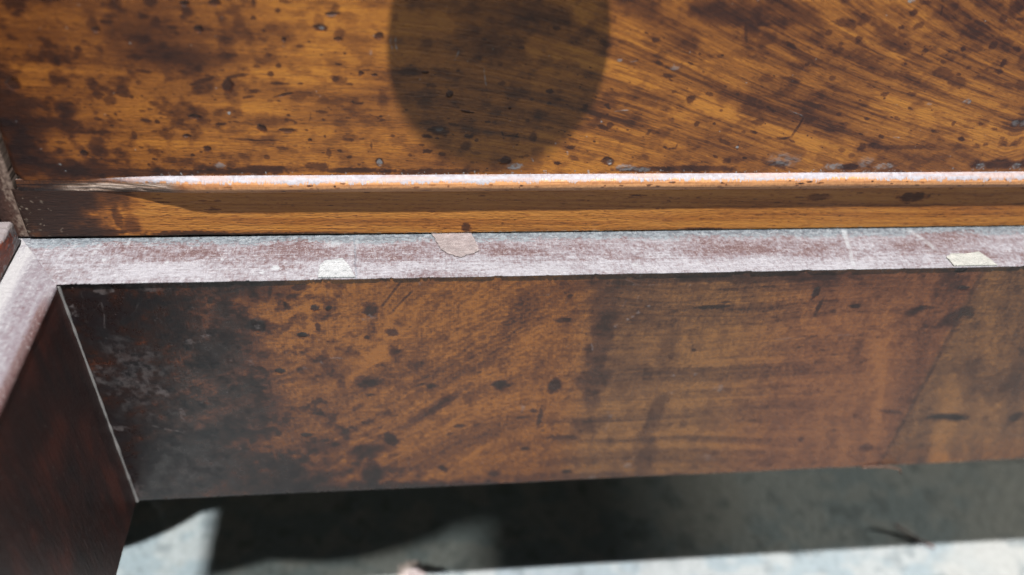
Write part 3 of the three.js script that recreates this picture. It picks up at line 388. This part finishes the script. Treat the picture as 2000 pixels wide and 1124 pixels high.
part('pilaster', mmGeo(mirrorX(indexed(box(-88, -14.2, 6.3, 300, -15.4, 62, 2, 3)))), darkWood, chest);  // unseen; the same added depth and height shut out the right lamp
part('carcase', mmGeo(mergeGeometries([box(-96, 524, 156.2, 300, -300, -15.5, 1), box(-96, -92.2, -2, 156, -300, -16, 0.5), box(520.2, 524, -2, 156, -300, -16, 0.5), box(-92, 520, -9.4, 156, -300, -290, 0.3)])), darkWood, chest);

part('bottom_board', mmGeo(box(-92, 520, -14, -9.5, -287, -20.2, 0.3)), innerWood, chest);
// plinth: apron board, leaning back a touch under its ledge
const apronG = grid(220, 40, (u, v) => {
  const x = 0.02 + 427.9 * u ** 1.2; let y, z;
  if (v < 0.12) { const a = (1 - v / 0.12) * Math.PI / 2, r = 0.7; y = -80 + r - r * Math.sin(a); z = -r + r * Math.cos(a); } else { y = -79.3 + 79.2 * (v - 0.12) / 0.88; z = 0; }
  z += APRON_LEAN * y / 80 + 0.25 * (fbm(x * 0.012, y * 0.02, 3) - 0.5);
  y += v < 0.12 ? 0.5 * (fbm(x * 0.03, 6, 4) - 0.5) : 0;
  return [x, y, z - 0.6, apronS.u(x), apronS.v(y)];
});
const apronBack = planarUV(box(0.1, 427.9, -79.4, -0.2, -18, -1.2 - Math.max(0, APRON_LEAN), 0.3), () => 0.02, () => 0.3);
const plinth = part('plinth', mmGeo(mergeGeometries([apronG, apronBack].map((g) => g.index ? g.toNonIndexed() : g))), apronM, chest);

// the ledge on top, mitred into the ledge of the projecting end
const edgeWobble = (x) => 0.10 * (fbm(x * 0.4, 12, 4) - 0.5) - 0.35 * sst(0.66, 0.72, noise(x * 0.35, 31)) * noise(x * 2, 5);
part('ledge', mmGeo(grid(900, 16, (u, v) => {
  const q = v < 0.7 ? v / 0.7 : 1, z0 = -20 + 19.6 * q; let y = 0, z = z0;
  if (v >= 0.7) { const a = (v - 0.7) / 0.3 * Math.PI / 2, r = 0.22; z = -0.4 + r * Math.sin(a); y = -r + r * Math.cos(a); }
  const x = lerp(Math.min(z, 0) * 0.72 + 0.06, 428, u ** 1.2);
  if (v >= 0.7) z += edgeWobble(x);
  return [x, y + 0.10 * (fbm(x * 0.05, z * 0.2, 3) - 0.5), z, ledgeS.u(x), ledgeS.v(z)];
})), ledgeM, plinth);
part('ledge', mmGeo(grid(20, 200, (u, v) => {
  const z = -20 + 85 * v, x1 = z < 0 ? z * 0.72 + 0.05 : 0, q = u < 0.7 ? u / 0.7 : 1; let x = lerp(-14, x1 - 1.2, q), y = 0;
  if (u >= 0.7) { const a = (u - 0.7) / 0.3 * Math.PI / 2, r = z < 0 ? 0.05 : 1.0; x = x1 - 1.2 + (z < 0 ? 1.2 : 1.3) * Math.sin(a); y = -r + r * Math.cos(a); }
  return [x, y + 0.12 * (fbm(x * 0.1, z * 0.08, 3) - 0.5), z, sideS.u(x), sideS.v(z)];
})), sideM, plinth);

// chips of paler wood and filler let into the ledge
function chip(points, lift = 0.4) {
  const rim = [];
  points.forEach(([x, z], i) => { const [x2, z2] = points[(i + 1) % points.length], n = Math.max(2, Math.round(Math.hypot(x2 - x, z2 - z) / 0.35)), cut = Math.abs(z) < 0.6 && Math.abs(z2) < 0.6 || z < -15.5 && z2 < -15.5;
    for (let k = 0; k < n; k++) { const px = lerp(x, x2, k / n), pz = lerp(z, z2, k / n), q = cut ? 0 : 0.55; rim.push(new THREE.Vector2(px + q * (fbm(px * 1.7, pz * 1.7, 3) - 0.5), -pz + q * (fbm(px * 1.7 + 9, pz * 1.7 + 4, 3) - 0.5))); } });
  const s = new THREE.Shape(rim);
  const g = new THREE.ExtrudeGeometry(s, { depth: lift, bevelEnabled: true, bevelThickness: 0.08, bevelSize: 0.08, bevelSegments: 1 });
  g.rotateX(-Math.PI / 2); return mmGeo(planarUV(g, (x) => x / 12, (x, y, z) => z / 12));
}
function chipMaterial(a, b, c) {
  const S = new Surface(128, 128, 0, 12, 0, 12), T = S.maps((x, y) => { const f = fbm(x * 1.1, y * 2.2, 4), g = fbm(x * 4, y * 4, 2), k = mix3(a, b, clamp(f * 2.4 - 0.7)), q = mix3(k, c, sst(0.62, 0.75, g) * 0.6), w = 0.72 + 0.5 * fbm(x * 0.7 + 3, y * 0.8, 5); return [q[0] * w, q[1] * w, q[2] * w, g, 0.7]; });
  return surfaceMaterial(T, 0.0003);
}
part('filler_patch', chip([[56.2, -0.5], [56.3, -4.2], [57.2, -6.3], [59, -6.6], [61.2, -7.2], [62.6, -4.8], [64.4, -0.4]]), chipMaterial([0.23, 0.235, 0.24], [0.285, 0.29, 0.295], [0.14, 0.15, 0.155]), plinth).userData.label = 'grey white filler patch';
part('veneer_chip', chip([[82.3, -16.2], [84.1, -10.4], [86.0, -8.3], [88.6, -7.1], [93.3, -9.3], [91.8, -16.2]], 0.3), chipMaterial([0.15, 0.122, 0.12], [0.19, 0.158, 0.154], [0.25, 0.22, 0.215]), plinth).userData.label = 'pinkish loose chip of veneer';
part('filler_patch', chip([[209.8, -0.5], [209.6, -3.8], [211.6, -5.1], [215.2, -4.9], [219.1, -5.7], [220.4, -3.0], [221.2, -0.4]], 0.35), chipMaterial([0.24, 0.24, 0.22], [0.29, 0.285, 0.26], [0.18, 0.18, 0.17]), plinth).userData.label = 'cream filler patch';

// pale line of glue in the corner, and a splinter on the lower edge
const fil = new THREE.CylinderGeometry(0.42, 0.42, 79, 10, 60); { const p = fil.attributes.position; for (let i = 0; i < p.count; i++) { const y = p.getY(i), k = 0.3 + 1.0 * fbm(y * 0.35, 2, 5); p.setX(i, p.getX(i) * k); p.setZ(i, p.getZ(i) * k); } fil.computeVertexNormals(); fil.translate(0.15, -40.4, -0.55); { for (let i = 0; i < p.count; i++) p.setZ(i, p.getZ(i) + APRON_LEAN * p.getY(i) / 80); } }
part('glue_line', mmGeo(fil), plain(0.17, 0.16, 0.155, 0.8), plinth);
const spl = new THREE.TubeGeometry(new THREE.CatmullRomCurve3([[213, -79.6, -0.4], [218, -79.2, 0], [222.5, -79.4, 0.4], [225.5, -80.6, 0.5], [226.2, -82.6, 0.3]].map((p) => new THREE.Vector3(...p))), 24, 0.24, 6);
spl.translate(0, -0.2, APRON_LEAN * -1);
part('splinter', mmGeo(spl), plain(0.10, 0.045, 0.025, 0.7), plinth);

// projecting ends of the plinth
part('plinth_end', mmGeo(mergeGeometries([planarUV(box(-7, -0.05, -80, -0.9, -1.5, 72, 0.6, 2), (x, y, z) => endS.u(z), (x, y) => endS.v(y)), box(-99.5, -14.1, -2.5, -0.1, -19.5, 71.5, 0.4), box(-100, -7.1, -80, -0.9, 66, 71.8, 0.4), box(-100, -93, -80, -0.9, -300, 65.9, 0.4)].map((g) => g.index ? g.toNonIndexed() : g))), endM, chest);
part('plinth_end', mmGeo(mergeGeometries([box(428.05, 435, -80, -0.9, -1.5, 72, 0.6, 2), box(428.1, 527.5, -0.8, -0.1, -19.5, 71.5, 0.3), box(435.1, 528, -80, -0.9, 66, 71.8, 0.4), box(521, 528, -80, -0.9, -300, 65.9, 0.4)].map((g) => g.index ? g.toNonIndexed() : g))), endM, chest);
part('back_rail', mmGeo(box(-92.8, 520.8, -80, -15, -299, -288, 0.4)), innerWood, chest);

// turned feet under the corners
const footP = [[41, 0], [48, 6], [50.5, 14], [50.8, 22], [47, 30], [39, 38], [37.5, 48], [28, 58], [14, 66], [13.6, 72], [15, 77.2], [0, 77.2]].map(([r, y]) => new THREE.Vector2(r, y));
for (const [x, z] of FEET) { const g = new THREE.LatheGeometry(new THREE.SplineCurve(footP.slice(0, -1)).getPoints(40).concat([footP.at(-1)]), 48); g.translate(x, -157, z); part('foot', mmGeo(g), darkWood, chest); }

// ------------------------------------------------------------------ litter on the floor
const flake = new THREE.IcosahedronGeometry(1, 3); { const p = flake.attributes.position; for (let i = 0; i < p.count; i++) { const x = p.getX(i), y = p.getY(i), z = p.getZ(i), k = 0.35 + 1.4 * fbm(x * 2.6 + 5, y * 2.6 + z * 2.1, 3); p.setXYZ(i, x * k * 0.0058, Math.max(-0.0015, y * k * 0.0034 + (y > 0.75 ? 0.006 * (y - 0.75) * 3 : 0)), z * k * 0.0062); } flake.computeVertexNormals(); }
const crumb = new THREE.Mesh(flake, plain(0.30, 0.25, 0.245, 0.85)); crumb.name = 'plaster_crumb'; crumb.scale.setScalar(0.75); crumb.position.set(0.0752, FLOOR + 0.0012, -0.0195); crumb.castShadow = true;
tag(crumb, 'small pinkish white crumb lying on the floor near the shadow edge', 'crumb'); scene.add(crumb);
const tw = new THREE.TubeGeometry(new THREE.CatmullRomCurve3([[-0.003, 0.0022, -0.003], [0, 0.0011, -0.0005], [0.004, 0.0007, 0.003], [0.009, 0.0007, 0.0075]].map((p) => new THREE.Vector3(...p))), 20, 0.00055, 6);
const twig = new THREE.Mesh(tw, plain(0.14, 0.09, 0.085, 0.8)); twig.name = 'wood_splinter'; twig.position.set(0.267, FLOOR, -0.026); twig.castShadow = true;
tag(twig, 'thin dark wood splinter across the shadow edge on the floor', 'splinter'); scene.add(twig);

// ------------------------------------------------------------------ lamps, out of the frame
for (const [name, at, r, cd, col, label, aim] of LAMPS) {
  const c = new THREE.Color().setRGB(...col);
  const bulb = new THREE.Mesh(new THREE.SphereGeometry(r, 32, 16), new THREE.MeshStandardMaterial({ color: 0x222222, emissive: c, emissiveIntensity: LAMP_GLOW }));
  bulb.name = numbered(name); bulb.position.set(...at); tag(bulb, label, 'lamp'); scene.add(bulb);
  const l = aim ? new THREE.SpotLight(c, cd, 0, 0.16, 0.5, 2) : new THREE.PointLight(c, cd, 0, 2); l.position.set(...at);
  if (aim) { l.target.position.set(...aim); scene.add(l.target); } l.castShadow = true; l.shadow.radius = r / 0.02; l.shadow.mapSize.set(2048, 2048); l.shadow.camera.near = 0.05; l.shadow.bias = -0.0004;
  scene.add(l);
}
renderer.render(scene, camera);
